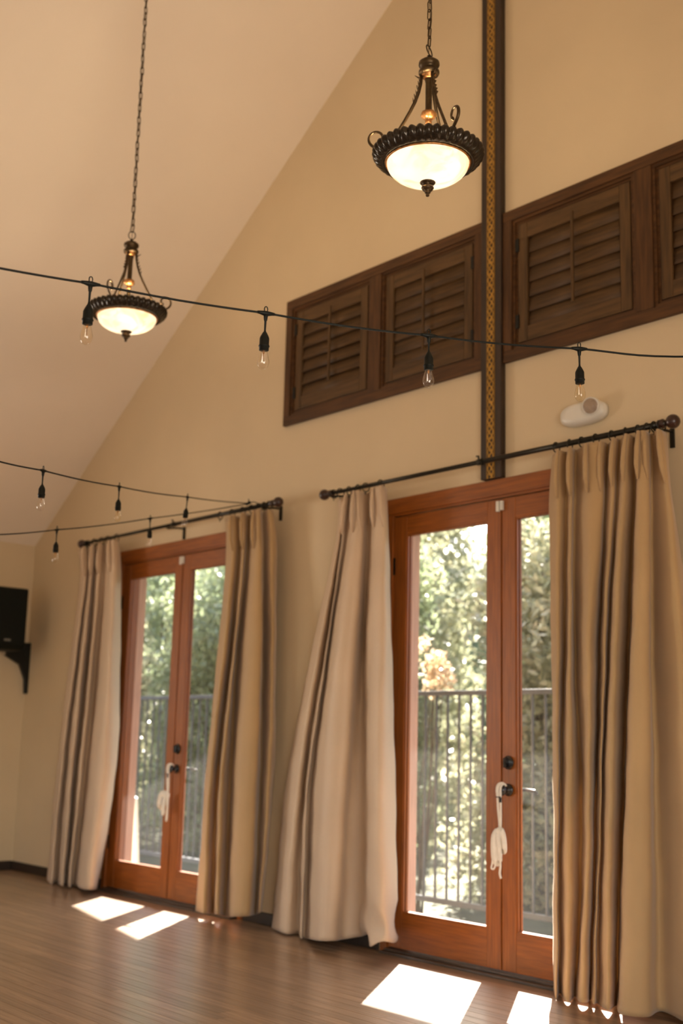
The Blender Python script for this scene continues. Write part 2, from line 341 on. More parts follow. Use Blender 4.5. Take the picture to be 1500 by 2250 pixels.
# ------------------------------------------------------------------ french doors
def knob(parent, x, z):
    # rosette plate + neck + round knob, axis towards the room (-y)
    T = Matrix.Translation((x, -.002, z)) @ Matrix.Rotation(PI/2, 4, 'X')
    MB().lathe([(0,0),(.030,0),(.031,.006),(.022,.010),(.012,.013),(.012,.036),(.018,.040),(.027,.048),(.029,.058),(.024,.068),(.012,.073),(0,.074)], 24, T).build('door_knob', M['steel'], parent)
def deadbolt(parent, x, z):
    T = Matrix.Translation((x, -.002, z)) @ Matrix.Rotation(PI/2, 4, 'X')
    mb = MB(); mb.lathe([(0,0),(.034,0),(.035,.007),(.024,.014),(0,.015)], 24, T)
    mb.box((x-.007,-.038,z-.025), (x+.007,-.012,z+.025)); mb.build('deadbolt_turn', M['steel'], parent, bevel=.002)
def french_door(idx, cx, x0, x1, label):
    root = structure(empty('door_%d' % idx, (cx, 0, 0)), label); L = lambda x: x-cx
    h = MB(); h.box((x0-cx,-.018,2.462), (x1-cx,.15,2.552)); h.build('header', M['doorh'], root, bevel=.003)
    for s in (-1, 1):
        a, b = (x0-cx, L(x0)+.052) if s < 0 else (x1-cx-.052, x1-cx)
        box('door_jamb', (a,-.012,0), (b,.15,2.461), M['door'], root, bevel=.002)
        a, b = (L(x0)-.003, L(x0)+.05) if s < 0 else (L(x1)-.05, L(x1)+.003)
        box('outer_jamb', (a,.151,-.02), (b,.215,2.55), M['doorpale'], root)
    box('head_stop', (x0-cx+.053,-.010,2.448), (x1-cx-.053,.02,2.4605), M['doorh'], root)
    th = MB(); th.box((L(x0)+.0525,-.065,.0005), (L(x1)-.0525,.15,.014)); th.box((L(x0)+.0525,-.030,.014), (L(x1)-.0525,.145,.024))
    th.build('threshold', M['thresh'], root, bevel=.003)
    for s in (-1, 1):
        leaf = empty('door_leaf', (0,0,0)); leaf.parent = root
        xa, xb = (-.834, -.0025) if s < 0 else (.0025, .834)
        ga, gb = (-.732, -.100) if s < 0 else (.098, .730)      # glass edges
        zt, z0, z1, zB = 2.443, .218, 2.333, .030
        for p, q in ((xa, ga), (gb, xb)): box('stile', (p,0,zB), (q,.044,zt), M['door'], leaf, bevel=.0025)
        box('bottom_rail', (ga+.0003,.0005,zB), (gb-.0003,.0435,z0), M['doorh'], leaf, bevel=.0025)
        box('top_rail', (ga+.0003,.0005,z1), (gb-.0003,.0435,zt), M['doorh'], leaf, bevel=.0025)
        bd = MB()
        for y0, y1 in ((.004,.016),(.026,.040)):
            bd.box((ga,y0,z0), (ga+.009,y1,z1)); bd.box((gb-.009,y0,z0), (gb,y1,z1))
            bd.box((ga+.009,y0,z0), (gb-.009,y1,z0+.009)); bd.box((ga+.009,y0,z1-.009), (gb-.009,y1,z1))
        bd.build('glazing_bead', M['door'], leaf)
        box('pane', (ga+.001,.018,z0+.001), (gb-.001,.024,z1-.001), M['glass'], leaf)
        hb = MB()
        for z in (.35, 1.25, 2.15):
            xx = xa if s < 0 else xb
            hb.box((xx-.012,-.006,z-.05), (xx+.012,-.0005,z+.05))
        hb.build('hinges', M['rod'], leaf)
        if s > 0:
            knob(leaf, .052, .915); deadbolt(leaf, .052, 1.052)
            lv = MB(); T = Matrix.Translation((.052,.046,.915)) @ Matrix.Rotation(-PI/2, 4, 'X')
            lv.lathe([(0,0),(.03,0),(.03,.006),(.012,.012),(.012,.05),(.0,.055)], 16, T)
            lv.tube([(.052,.092,.915),(.09,.095,.916),(.14,.094,.913),(.165,.09,.900)], [.009,.009,.008,.006], 8)
            lv.build('outside_lever', M['steel'], leaf)
    ast = MB().box((-.013,-.006,.032), (.0005,-.0006,2.44)); ast.build('meeting_strip', M['door'], root)
    return root
french_door(1, 0, DO[1][0], DO[1][1], 'nearer pair of glazed reddish wood doors under the gilded post')
french_door(2, -3.08, DO[0][0], DO[0][1], 'farther pair of glazed reddish wood doors near the left wall')
french_door(3, 3.08, DO[2][0], DO[2][1], 'third pair of glazed wood doors, to the right')

# ------------------------------------------------------------------ shuttered windows
def shutter_unit(idx, x0, x1, panels, label):
    z0, z1 = 3.192, 4.067
    e = structure(empty('window_%d' % idx, ((x0+x1)/2, 0, z0)), label); cx, cz = (x0+x1)/2, z0
    def bx(n, a, b, m, par=e, bv=.003): return box(n, (a[0]-cx,a[1],a[2]-cz), (b[0]-cx,b[1],b[2]-cz), m, par, bv)
    bx('casing', (x0,-.028,z1-.062), (x1,-.0005,z1), M['casing']); bx('casing', (x0,-.028,z0), (x1,-.0005,z0+.062), M['casing'])
    bx('casing', (x0,-.0275,z0+.0625), (x0+.062,-.0005,z1-.0625), M['casingv']); bx('casing', (x1-.062,-.0275,z0+.0625), (x1,-.0005,z1-.0625), M['casingv'])
    xm = (panels[0][1]+panels[1][0])/2
    bx('mullion', (xm-.052,-.026,z0+.063), (xm+.052,.069,z1-.063), M['casingv'])
    for pi, (a, b, hinge) in enumerate(panels):
        ia, ib = (x0+.063, xm-.053) if pi == 0 else (xm+.053, x1-.063)
        # stepped inner frame
        for k, (ins, wd, ya) in enumerate(((0,.016,-.016),(.0165,.014,-.004))):
            f = MB(); A, B, Z0, Z1 = ia+ins-cx, ib-ins-cx, z0+.063+ins-cz, z1-.063-ins-cz
            f.box((A,ya,Z0), (A+wd,.06,Z1)); f.box((B-wd,ya,Z0), (B,.06,Z1)); f.box((A+wd,ya,Z0), (B-wd,.06,Z0+wd)); f.box((A+wd,ya,Z1-wd), (B-wd,.06,Z1))
            f.build('inner_frame', M['casing'], e)
        A, B, Z0, Z1 = ia+.034, ib-.034, z0+.097, z1-.097
        p = empty('shutter_panel', (0,0,0)); p.parent = e
        sw, rw = .064, .088
        bx('stile', (A,-.010,Z0), (A+sw,.020,Z1), M['shutv'], p); bx('stile', (B-sw,-.010,Z0), (B,.020,Z1), M['shutv'], p)
        bx('rail', (A+sw+.0005,-.0095,Z0), (B-sw-.0005,.0195,Z0+rw-.005), M['shut'], p); bx('rail', (A+sw+.0005,-.0095,Z1-rw), (B-sw-.0005,.0195,Z1), M['shut'], p)
        la, lb, lz0, lz1 = A+sw+.002, B-sw-.002, Z0+rw-.004, Z1-rw
        n = 6; pt = (lz1-lz0)/n
        for k in range(n):
            z = lz0+pt*(k+.5); ang = math.radians(11 if (pi == 0 and idx == 1) else 6)
            mb = MB(); Lh = pt*.57
            pts = [(-.004,-Lh),(0,-Lh-.001),(.005,-Lh*.3),(.006,0),(.005,Lh*.3),(0,Lh+.001),(-.004,Lh),(-.006,0)]
            T = Matrix.Translation((0,.006,z-cz)) @ Matrix.Rotation(-ang, 4, 'X')
            P = []
            for xx in (la-cx, lb-cx): P.append([mb.bm.verts.new(T @ Vector((xx, q[0], q[1]))) for q in pts])
            for i in range(8): mb.face([P[0][i], P[0][(i+1)%8], P[1][(i+1)%8], P[1][i]], True)
            mb.face(P[0][::-1]); mb.face(P[1]); mb.build('louver', M['shut'], p)
        tx = (a+b)/2
        bx('tilt_rod', (tx-.009,-.040,lz0+.04), (tx+.009,-.028,lz1+.035), M['shutv'], p)
        hx = A-.004 if hinge < 0 else B+.004
        for z in (Z0+.12, Z1-.12): bx('hinge', (hx-.011,-.017,z-.038), (hx+.011,-.0105,z+.038), M['black'], p, .001)
    return e
shutter_unit(1, -1.915, -.114, [(-1.82,-1.07,-1), (-.97,-.20,1)], 'shuttered window left of the gilded post')
shutter_unit(2, .035, 1.836, [(.141,.905,-1), (1.01,1.76,1)], 'shuttered window right of the gilded post')

# ------------------------------------------------------------------ gilded post
post = structure(empty('trim_1', (-.042, 0, 2.556)), 'dark timber post with gilded interlaced border')
pz1 = RIDGE-.10-2.556
box('post_board', (-.074,-.040,0), (.074,-.0005,pz1), M['beam'], post, .004)
def ribbon(phase, amp, wl, half, y, zend):
    mb = MB(); N = int(zend/wl*16); prev = None
    for i in range(N+1):
        z = zend*i/N; x = amp*math.sin(2*PI*z/wl+phase); dx = amp*2*PI/wl*math.cos(2*PI*z/wl+phase)
        n = Vector((1, 0, -dx)).normalized()*half
        q = [mb.bm.verts.new((x+n.x, y, z+n.z)), mb.bm.verts.new((x-n.x, y, z-n.z)), mb.bm.verts.new((x-n.x, y+.002, z-n.z)), mb.bm.verts.new((x+n.x, y+.002, z+n.z))]
        if prev:
            for k in range(4): mb.face([prev[k], prev[(k+1)%4], q[(k+1)%4], q[k]])
        prev = q
    return mb
bord = MB(); bord.box((-.0285,-.0425,.0), (-.0255,-.0402,pz1)); bord.box((.0255,-.0425,.0), (.0285,-.0402,pz1)); bord.build('gilded_edge_line', M['gold'], post)
for k in range(3): ribbon(k*2*PI/3, .0195, .135, .0036, -.0432+.0003*k, pz1).build('gilded_ribbon', M['gold'], post)
mb = MB(); z = .0225
while z < pz1-.02:
    T = Matrix.Translation((0,-.0404,z)) @ Matrix.Rotation(PI/2, 4, 'X'); mb.lathe([(.005,0),(.005,.002),(.0095,.002),(.0095,0)], 10, T); z += .0675
tag(mb.build('gilded_roundels', M['gold'], post), kind='stuff')

# ------------------------------------------------------------------ curtain rods
RODY = -.15
def rod(x0, x1, z, label, joint_x, ringx, brackets):
    e = empty('curtain_rod', ((x0+x1)/2, 0, z)); tag(e, label, 'curtain rod'); cx = (x0+x1)/2
    TX = Matrix.Rotation(PI/2, 4, 'Y')
    jx = joint_x-cx
    MB().tube([(x0-cx,RODY,0),(jx,RODY,0)], .0125, 14).build('pole', M['rod'], e)
    MB().tube([(jx,RODY,0),(x1-cx,RODY,0)], .0145, 14).build('sleeve', M['rod'], e)
    j = MB(); j.tube([(jx-.02,RODY,0),(jx+.02,RODY,0)], .0175, 14); j.tube([(jx-.012,RODY,.014),(jx-.014,RODY,.034),(jx-.03,RODY,.036)], .005, 8); j.build('joint_collar', M['rod'], e)
    for s, xx in ((-1, x0-cx), (1, x1-cx)):
        T = Matrix.Translation((xx, RODY, 0)) @ Matrix.Rotation(s*PI/2, 4, 'Y')
        r = .034
        prof = [(0,-.045),(.017,-.045),(.021,-.038),(.016,-.030),(.022,-.022),(.022,-.014),(.014,-.008),(.013,.004)]
        prof += [(r*math.sin(a), .036-r*math.cos(a)) for a in [k*PI/10 for k in range(2, 11)]]
        prof[-1] = (0, .036+r)
        MB().lathe(prof, 24, T).build('finial', M['finial'], e)
    for bx_ in brackets:
        b = MB(); X = bx_-cx
        b.box((X-.011,-.012,-.082), (X+.011,-.0005,.012)); b.tube([(X,-.008,-.004),(X,-.06,-.006),(X,-.11,-.012),(X,RODY,-.021)], .007, 8)
        b.tube([(X,RODY-.02,0),(X,RODY-.014,-.014),(X,RODY,-.0205),(X,RODY+.014,-.014),(X,RODY+.02,0)], .005, 8)
        b.build('bracket', M['rod'], e, .001)
    for rx in ringx:
        g = MB(); X = rx-cx; a0 = random.uniform(-.25,.25)
        g.tube([(X+math.sin(a0)*.026*math.cos(t), RODY+.024*math.cos(t), -.008+.026*math.sin(t)) for t in [2*PI*k/16 for k in range(16)]], .0032, 6, True)
        g.tube([(X,RODY,-.034),(X,RODY-.004,-.042),(X,RODY,-.05)], .0025, 6); g.build('curtain_ring', M['rod'], e)
    return e
random.seed(2)
rod(-1.275, 1.145, 2.624, 'long dark curtain rod above the nearer doors, crossing the gilded post', -.015,
    [-1.22,-1.16,-1.08,-1.0,-.93,-.80, .50,.585,.66,.745,.84,.92,.99,1.04,1.08,1.12], [-1.24, 1.08])
rod(-4.31, -1.81, 2.640, 'dark curtain rod above the farther doors near the left wall', -3.0,
    [-4.25,-4.14,-4.03,-3.93,-3.80, -2.42,-2.28,-2.16,-2.06,-1.98,-1.92,-1.87], [-4.26, -3.08, -1.93])

# ------------------------------------------------------------------ curtains
def catmull(P, t):
    n = len(P)-1; i = min(int(t), n-1); f = t-i
    p0, p1, p2, p3 = P[max(i-1,0)], P[i], P[i+1], P[min(i+2,n)]
    return .5*((2*p1)+(-p0+p2)*f+(2*p0-5*p1+4*p2-p3)*f*f+(-p0+3*p1-3*p2+p3)*f*f*f)
def curtain(cols, ytop, rows, ybot, zt, label, m, seed=0, su=6, sv=46, group=None, hem=None, zb=.2):
    """cols: (x at each row..., depth); the columns are the crests and valleys of the folds"""
    rnd = random.Random(seed)
    P = []
    nr = len(rows)
    for i, cdef in enumerate(cols):
        xs, d = cdef[:-1], cdef[-1]; colp = []
        yt = ytop[0]+(ytop[1]-ytop[0])*i/(len(cols)-1) if len(ytop) == 2 else ytop[i]
        yb = ybot[i]
        for r in range(nr):
            py = yt + (yb-yt)*rows[r]
            dep = .155 + (d-.20)*1.3*(.55 if r == 0 else (.62 if r == 1 else 1.0 + .15*r/(nr-1)))
            colp.append(W(xs[r], py, -max(dep, .055 if r else .12)))
        P.append(colp)
    # even the top and bottom edges out in height
    for i in range(len(P)):
        P[i][0].z = zt + (P[i][0].z-zt)*.12
        P[i][-1].z = min(max(P[i][-1].z, .006), zb)
    rt = rows; mb = MB(); V = []
    nu = (len(cols)-1)*su
    for a in range(nu+1):
        u = a/su; line = []
        for b in range(sv+1):
            v = b/sv
            # row parameter
            k = 0
            while k < nr-2 and v > rt[k+1]: k += 1
            tv = k + (v-rt[k])/(rt[k+1]-rt[k])
            colpts = [catmull(P[i], tv) for i in range(max(0,int(u)-1), min(len(P), int(u)+3))]
            off = max(0, int(u)-1)
            p = catmull(colpts, min(u-off, len(colpts)-1))
            wz = math.sin(p.z*23+p.x*9+seed)*.0012 + math.sin(p.z*9.5-p.x*17+seed*2)*.002
            p = p + Vector((wz*.5, wz*(.4+v), 0))
            if hem and v > .9:
                p = p + hem(u/(len(cols)-1), (v-.9)/.1)
            p.y = min(p.y, -.022)
            line.append(mb.bm.verts.new(p))
        V.append(line)
    for a in range(nu):
        for b in range(sv): mb.face([V[a][b], V[a+1][b], V[a+1][b+1], V[a][b+1]], True)
    o = mb.build('curtain', m, solid=.003); o.modifiers['s'].offset = 0
    tag(o, label, 'curtain', group)
    # stitched pinch pleats on the heading
    for i in range(1, len(cols)-1):
        if cols[i][-1] >= .24:
            t0 = P[i][0]; t1 = catmull(P[i], .95)
            q = [t0+Vector((0,-.012,-.003)), t0.lerp(t1,.35)+Vector((0,-.020,0)), t0.lerp(t1,.7)+Vector((0,-.021,0)), t0.lerp(t1,1.0)+Vector((0,-.008,0))]
            pl = MB(); pl.tube(q, [.011,.015,.014,.007], 8, flat=.8); pl.build('pinch_pleat', m, o)
    return o
R5 = [0,.1,.35,.65,1]
curtain([(172,176,152,126,103,.16),(186,186,163,136,112,.24),(193,193,170,143,122,.17),(205,200,180,158,137,.26),(210,207,192,166,143,.15),(222,216,200,178,152,.24),(230,228,212,190,160,.16),(242,243,235,215,185,.28),(254,256,250,240,205,.25),(262,266,264,256,214,.14)],
        (1200,1183), R5, [1943,1945,1944,1947,1947,1950,1950,1954,1955,1953], 2.60,
        'pale tan curtain gathered left of the farther doors, nearest the left wall', M['curtain_shine'], 1)
curtain([(495,497,478,452,431,.16),(510,512,492,462,448,.26),(527,527,507,478,466,.16),(535,535,515,487,478,.27),(548,544,520,507,494,.16),(560,558,545,525,512,.28),(572,574,573,560,545,.26),(578,578,576,572,560,.15),(590,595,598,590,570,.22),(600,608,606,602,574,.13)],
        (1131,1118), [0,.1,.35,.66,1], [2002,2007,2008,2009,2012,2014,2013,2010,2006,2004], 2.60,
        'golden tan curtain hanging right of the farther doors', M['curtain'], 2)
def hemC(u, v):
    if u < .72: return Vector((0,0,0))
    k = (u-.72)/.28
    return Vector((.02*math.sin(k*9)*v, -.035*math.sin(k*7+1)*math.sin(v*3), .02*math.sin(k*12)*v))
curtain([(742,738,686,630,597,.13),(750,744,700,655,625,.20),(757,750,714,670,655,.14),(762,752,718,676,662,.25),(768,757,722,682,670,.18),(780,775,738,712,700,.30),(790,795,775,755,735,.27),(803,803,790,772,755,.18),(810,812,800,800,800,.15),(822,822,812,812,812,.27),(840,845,845,840,845,.28),(850,853,860,868,874,.15)],
        (1094,1062), R5, [2046,2052,2058,2062,2064,2067,2067,2064,2058,2070,2077,2053], 2.585,
        'wide pale tan curtain left of the nearer doors, hem crumpled', M['curtain_shine'], 3, sv=60, hem=hemC)
curtain([(1215,1207,1211,1216,1215,.15),(1228,1225,1224,1224,1222,.24),(1246,1244,1240,1230,1228,.16),(1254,1254,1252,1250,1248,.26),(1266,1263,1262,1278,1264,.16),(1290,1292,1288,1290,1275,.27),(1322,1322,1305,1300,1290,.24),(1335,1330,1318,1308,1297,.15),(1350,1345,1328,1318,1303,.26),(1362,1356,1338,1320,1312,.19),(1378,1370,1352,1340,1335,.29),(1395,1395,1382,1368,1353,.16),(1405,1402,1392,1378,1365,.30),(1418,1425,1425,1425,1420,.27),(1430,1432,1432,1445,1455,.17),(1448,1465,1490,1520,1530,.26),(1464,1476,1520,1560,1580,.14)],
        [986,982,980,977,974,970,966,960,954,948,942,938,935,934,936,945,962], [0,.1,.35,.67,1], [2208,2207,2205,2202,2202,2202,2202,2205,2200,2205,2210,2214,2216,2218,2220,2222,2224], 2.585,
        'broad golden brown curtain at the right, nearest the camera', M['curtain'], 4, sv=60, zb=.028)

# ------------------------------------------------------------------ pendants
def pendant(x, y, z, rot, label):
    e = empty('pendant_lamp', (x, y, z), rot); tag(e, label, 'pendant lamp', 'hanging alabaster bowl lamps')
    NF = 40
    def flute(r, zz, a, j):
        k = [0,.5,1,1,1,1,1,.8,.5,0,0,0][j] if j < 12 else 0
        s = abs(math.sin(a*NF/2))
        return r + k*(.012*s-.008), zz + k*.004*s - k*.003
    prof = [(.180,.004),(.190,.010),(.200,.014),(.210,.012),(.215,.004),(.216,-.005),(.210,-.020),(.198,-.033),(.183,-.042),(.168,-.040),(.163,-.037),(.162,-.030),(.172,.0)]
    MB().lathe(prof+[prof[0]], NF*8, mod=flute).build('fluted_rim', M['ring'], e)
    MB().lathe([(.164,-.037),(.166,-.040),(.169,-.040),(.168,-.044),(.164,-.047),(.160,-.044),(.160,-.037)], 96).build('rim_band', M['copper'], e)
    bp = [(.159,-.034),(.159,-.046)] + [(.159*math.cos(a), -.046-.078*math.sin(a)) for a in [k*PI/2/14 for k in range(1, 14)]] + [(.012,-.1245)]
    inner = [(r*.965, zz*.965+.001) for r, zz in bp][::-1]
    MB().lathe(bp+inner, 64).build('glass_bowl', M['alabaster'], e)
    MB().lathe([(0,-.117),(.028,-.119),(.031,-.124),(.027,-.129),(.013,-.133),(.022,-.138),(.025,-.146),(.019,-.155),(.007,-.159),(.013,-.162),(.010,-.168),(.004,-.171),(.008,-.175),(.006,-.180),(0,-.182)], 28).build('finial', M['bronze'], e)
    MB().lathe([(0,.12),(.012,.12),(.013,.135),(.010,.14),(.020,.147),(.029,.156),(.030,.166),(.025,.175),(.014,.179),(.0,.180)], 28, mod=lambda r, zz, a, j: (r*(1+.06*math.sin(a*10)), zz)).build('gilt_bulb_knop', M['copper'], e)
    st = MB(); st.lathe([(0,-.13),(.006,-.13),(.006,.02),(.010,.03),(.010,.13)], 16); st.lathe([(.015,.178),(.013,.188),(.0135,.30),(.016,.31),(.016,.33),(0,.33)], 16, mod=lambda r, zz, a, j: (r*(1+.05*math.sin(a*8)), zz))
    st.build('centre_stem', M['bronze'], e)
    MB().lathe([(0,.318),(.020,.318),(.021,.326),(.028,.331),(.030,.336),(.0,.338)], 28).build('gilt_collar', M['copper'], e)
    MB().lathe([(0,.334),(.038,.335),(.0415,.341),(.0415,.349),(.036,.354),(.031,.357),(.031,.364),(.037,.368),(.042,.377),(.041,.388),(.033,.392),(.030,.397),(.018,.400),(.009,.404),(.008,.418),(0,.42)], 40, mod=lambda r, zz, a, j: (r*(1+(.03*math.sin(a*20) if j in (7,8,9) else 0)), zz)).build('crown_cap', M['bronze'], e)
    for k in range(3):
        a = 2*PI*k/3; dx, dy = math.cos(a), math.sin(a)
        prf = [(.029,.336),(.032,.30),(.040,.262),(.053,.222),(.071,.182),(.092,.142),(.114,.102),(.136,.062),(.158,.022)]
        MB().tube([(r*dx, r*dy, zz) for r, zz in prf], [.0068]*9, 8, flat=.6).build('support_arm', M['bronze'], e)
        lf = MB(); lr = [(.036,.318),(.040,.300),(.044,.282),(.049,.262),(.054,.245),(.060,.228)]
        for q, (r, zz) in enumerate(lr):
            for sg in (-1, 1):
                tipd = (.010 if q % 2 else .014)
                b0 = Vector((r*dx, r*dy, zz)); sd = Vector((-dy, dx, 0))*sg
                v = [lf.bm.verts.new(b0+Vector((dx,dy,0))*.002+Vector((0,0,.010))), lf.bm.verts.new(b0+sd*.008+Vector((dx,dy,0))*(.001+tipd*.3)+Vector((0,0,.006))), lf.bm.verts.new(b0+Vector((dx,dy,0))*.002-Vector((0,0,.010))), lf.bm.verts.new(b0+sd*.003-Vector((dx,dy,0))*.002)]
                lf.face([v[0],v[1],v[2]]); lf.face([v[0],v[1],v[3]]); lf.face([v[1],v[2],v[3]]); lf.face([v[0],v[2],v[3]])
        lf.tube([(.034*dx,.034*dy,.322),(.044*dx,.044*dy,.326),(.056*dx,.056*dy,.334)], [.004,.003,.001], 6)
        lf.build('acanthus_leaf', M['bronze'], e)
        sc = []
        for q in range(26):
            t = q/25; ang = -.35*PI + t*1.75*PI; rad = .038*(1-.60*t)
            sc.append((.188+.0 + .012 + rad*math.cos(ang), .068 + rad*math.sin(ang)))
        sc = [(.176,.008),(.196,.018)] + sc
        sc_pts = [(r*dx, r*dy, zz) for r, zz in sc]
        MB().tube(sc_pts, [.0066]*(len(sc_pts)-4)+[.0065,.008,.009,.006], 8, flat=.7).build('scroll', M['bronze'], e)
    # hanging loop, chain up to the slope of the ceiling
    MB().tube([(.019*math.cos(t), .019*math.sin(t)*.35, .440+.026*math.sin(t)) for t in [2*PI*k/20 for k in range(20)]], .0028, 6, True).build('hanging_loop', M['bronze'], e)
    lk = MB(); hw, hl = .0085, .0155
    path = [(hw*math.cos(t), 0, hl+hw*math.sin(t)) for t in [PI*k/6 for k in range(7)]] + [(-hw*math.cos(t), 0, -hl-hw*math.sin(t)) for t in [PI*k/6 for k in range(7)]]
    lk.tube(path, .0027, 6, True); link = lk.build('chain_link', M['bronze'], e); zt = ceil_z(x)-z-.05; zz = .482; n = 0
    link.location = (0,0,zz); link.rotation_euler = (0,.1,0)
    while zz + .038 < zt:
        zz += .0385; n += 1; c2 = link.copy(); COL.objects.link(c2); c2.location = (.0008*math.sin(n*1.3),0,zz); c2.rotation_euler = (.06*math.sin(n*2.1), .05*math.sin(n*.9), (PI/2 if n % 2 else 0)+.2*math.sin(n*1.7)-rot)
    MB().tube([(0,.003*math.sin(q*.9),.42+(zt-.42)*q/60) for q in range(61)], .0016, 5).build('lamp_cord', M['bronze'], e)
    T = Matrix.Translation((0,0,zt+.05)) @ Matrix.Rotation(-rot, 4, 'Z') @ Matrix.Rotation(math.atan(PITCH)*(1 if x > 0 else -1), 4, 'Y')
    MB().lathe([(0,-.05),(.012,-.05),(.02,-.035),(.05,-.018),(.055,-.002),(0,-.002)], 24, T).build('ceiling_canopy', M['bronze'], e)
    # two warm bulbs inside the bowl
    for k in (0, 1, 2):
        a = 2*PI*k/3+.5
        l = bpy.data.lights.new('lamp_bulb', 'POINT'); l.energy = 7; l.color = (1, .76, .48); l.shadow_soft_size = .022
        o = bpy.data.objects.new('lamp_bulb', l); o.location = (.085*math.cos(a), .085*math.sin(a), -.035); COL.objects.link(o); o.parent = e
p1 = D(940, 337, 4.90); p2 = D(280, 682, 6.80)
va = math.atan2(RT.y, RT.x)
pendant(p1.x, p1.y, p1.z, va+math.radians(55), 'bowl pendant lamp on a short chain beside the gilded post')
pendant(p2.x, p2.y, p2.z, va+math.radians(12), 'bowl pendant lamp hanging by a long chain in front of the sloping ceiling')

# ------------------------------------------------------------------ string lights
def socket(parent, p, nrm, drop, amber, tilt=(0,0)):
    """hangs from the cable point p"""
    d = Vector((tilt[0], tilt[1], -1)).normalized(); side = nrm.normalized()
    T = Matrix.Translation(p) @ Vector((0,0,-1)).rotation_difference(d).to_matrix().to_4x4()
    s = MB()
    s.tube([p-side*.026, p-side*.018, p-side*.006-Vector((0,0,.001)), p+side*.006-Vector((0,0,.001)), p+side*.018, p+side*.026], [.0042,.0052,.0075,.0075,.0052,.0042], 10)
    s.tube([p+side*.005*math.cos(t)+Vector((0,0,.011+.009*math.sin(t))) for t in [2*PI*k/12 for k in range(12)]], .0016, 6, True)
    s.lathe([(0,0),(.007,-.002),(.0058,-.014),(.0048,-.022),(.0034,-.024),(.0028,-drop+.012),(.0036,-drop+.006),(.0062,-drop+.003),(.0118,-drop-.008),(.0140,-drop-.014),(.0142,-drop-.034),(.0160,-drop-.036),(.0160,-drop-.039),(.0142,-drop-.040),(.0142,-drop-.050),(.0115,-drop-.051),(0,-drop-.051)], 18, T)
    so_ = s.build('socket', M['rubber'], parent)
    z0 = -drop-.050
    g = MB(); prof = [(.0105,z0),(.0108,z0-.006),(.0140,z0-.018),(.0170,z0-.030),(.0172,z0-.038),(.0150,z0-.047),(.0100,z0-.054),(.0045,z0-.0570),(0,z0-.0575)]
    g.lathe(prof, 20, T); g.build('bulb', M['bulb_amber'] if amber else M['bulb'], so_)
    f = MB(); f.tube([T @ Vector(q) for q in ((-.003,0,z0),(-.003,0,z0-.012),(-.001,0,z0-.032),(.001,0,z0-.012),(.003,0,z0))], .0005, 5)
    f.lathe([(0,z0),(.004,z0),(.0025,z0-.010),(0,z0-.012)], 10, T); f.build('filament', M['copper'], so_)
def string_light(pts, bulbs, r, label, ends=()):
    """pts: the points on the cable in order; bulbs: the indices that carry a socket"""
    o = pts[0].copy(); e = empty('string_light', o); tag(e, label, 'string lights', 'string lights across the room')
    Q = [p-o for p in pts]; path = []
    for i in range(len(Q)-1):
        A0 = Q[i-1] if i and (Q[i]-Q[i-1]).length < 2 else 2*Q[i]-Q[i+1]
        A3 = Q[i+2] if i+2 < len(Q) and (Q[i+2]-Q[i+1]).length < 2 else 2*Q[i+1]-Q[i]
        for k in range(8): path.append((catmull([A0, Q[i], Q[i+1], A3], 1+k/8) if (Q[i+1]-Q[i]).length < 2 else Q[i].lerp(Q[i+1], k/8)) - Vector((0,0,.004*math.sin(PI*k/8))))
    path.append(Q[-1])
    MB().tube(path, r, 8).build('cable', M['rubber'], e)
    for j, (i, drop, am, tl) in enumerate(bulbs):
        nrm = (Q[min(i+1,len(Q)-1)]-Q[max(i-1,0)])
        socket(e, Q[i], nrm, drop, am, tl)
    return e
a0 = D(-420, 508, 3.15)
string_light([Vector((-.35,-7.99,3.0)), a0, D(-175,553,3.28), D(199,623,3.4), D(584,688,3.52), D(942,737,3.67), D(1272,766,3.85), D(1600,782,4.06), Vector((2.75,-.004,2.66))],
             [(2,.062,0,(0,0)),(3,.066,1,(-.03,0)),(4,.062,0,(-.03,0)),(5,.058,0,(0,0)),(6,.064,1,(.01,0)),(7,.06,0,(0,0))], .0034, 'black cord of clear bulbs crossing nearest the camera, in front of the shutters')
string_light([Vector((3.9,-7.99,3.0)), D(-420,905,4.2), D(-60,998,4.85), D(95,1034,5.2), D(262,1069,6.0), D(412,1092,6.85), D(545,1106,7.95)],
             [(3,.066,0,(0,0)),(4,.07,1,(0,0)),(5,.07,0,(-.12,0))], .0034, 'upper of the two far bulb cords, meeting the farther curtain rod')
string_light([Vector((1.9,-7.99,3.0)), D(-460,1180,4.7), D(-80,1176,5.7), D(125,1164,6.55), D(330,1139,7.3), D(545,1107,7.98)],
             [(2,.07,0,(0,0)),(3,.072,1,(.02,0)),(4,.07,0,(.03,0))], .0034, 'lower of the two far bulb cords, level with the farther rod')
pc = D(545,1106,7.95)
for nm in (1,):
    h = MB(); pr = Vector((-1.98, RODY, 2.64))
    h.tube([Vector((0,0,0)), (pr-pc)*.5+Vector((0,0,.02)), pr-pc+Vector((0,0,.016))], .003, 6)
    h.tube([Vector((-.03,.01,0)),Vector((.03,-.01,0))], .010, 8); h.tube([(.004,0,.0),(.004,0,.03)], .003, 6)
    o = h.build('cable_hook', M['rubber']); o.location = pc; tag(o, 'black cable hook joining both far bulb cords to the rod', 'hook')

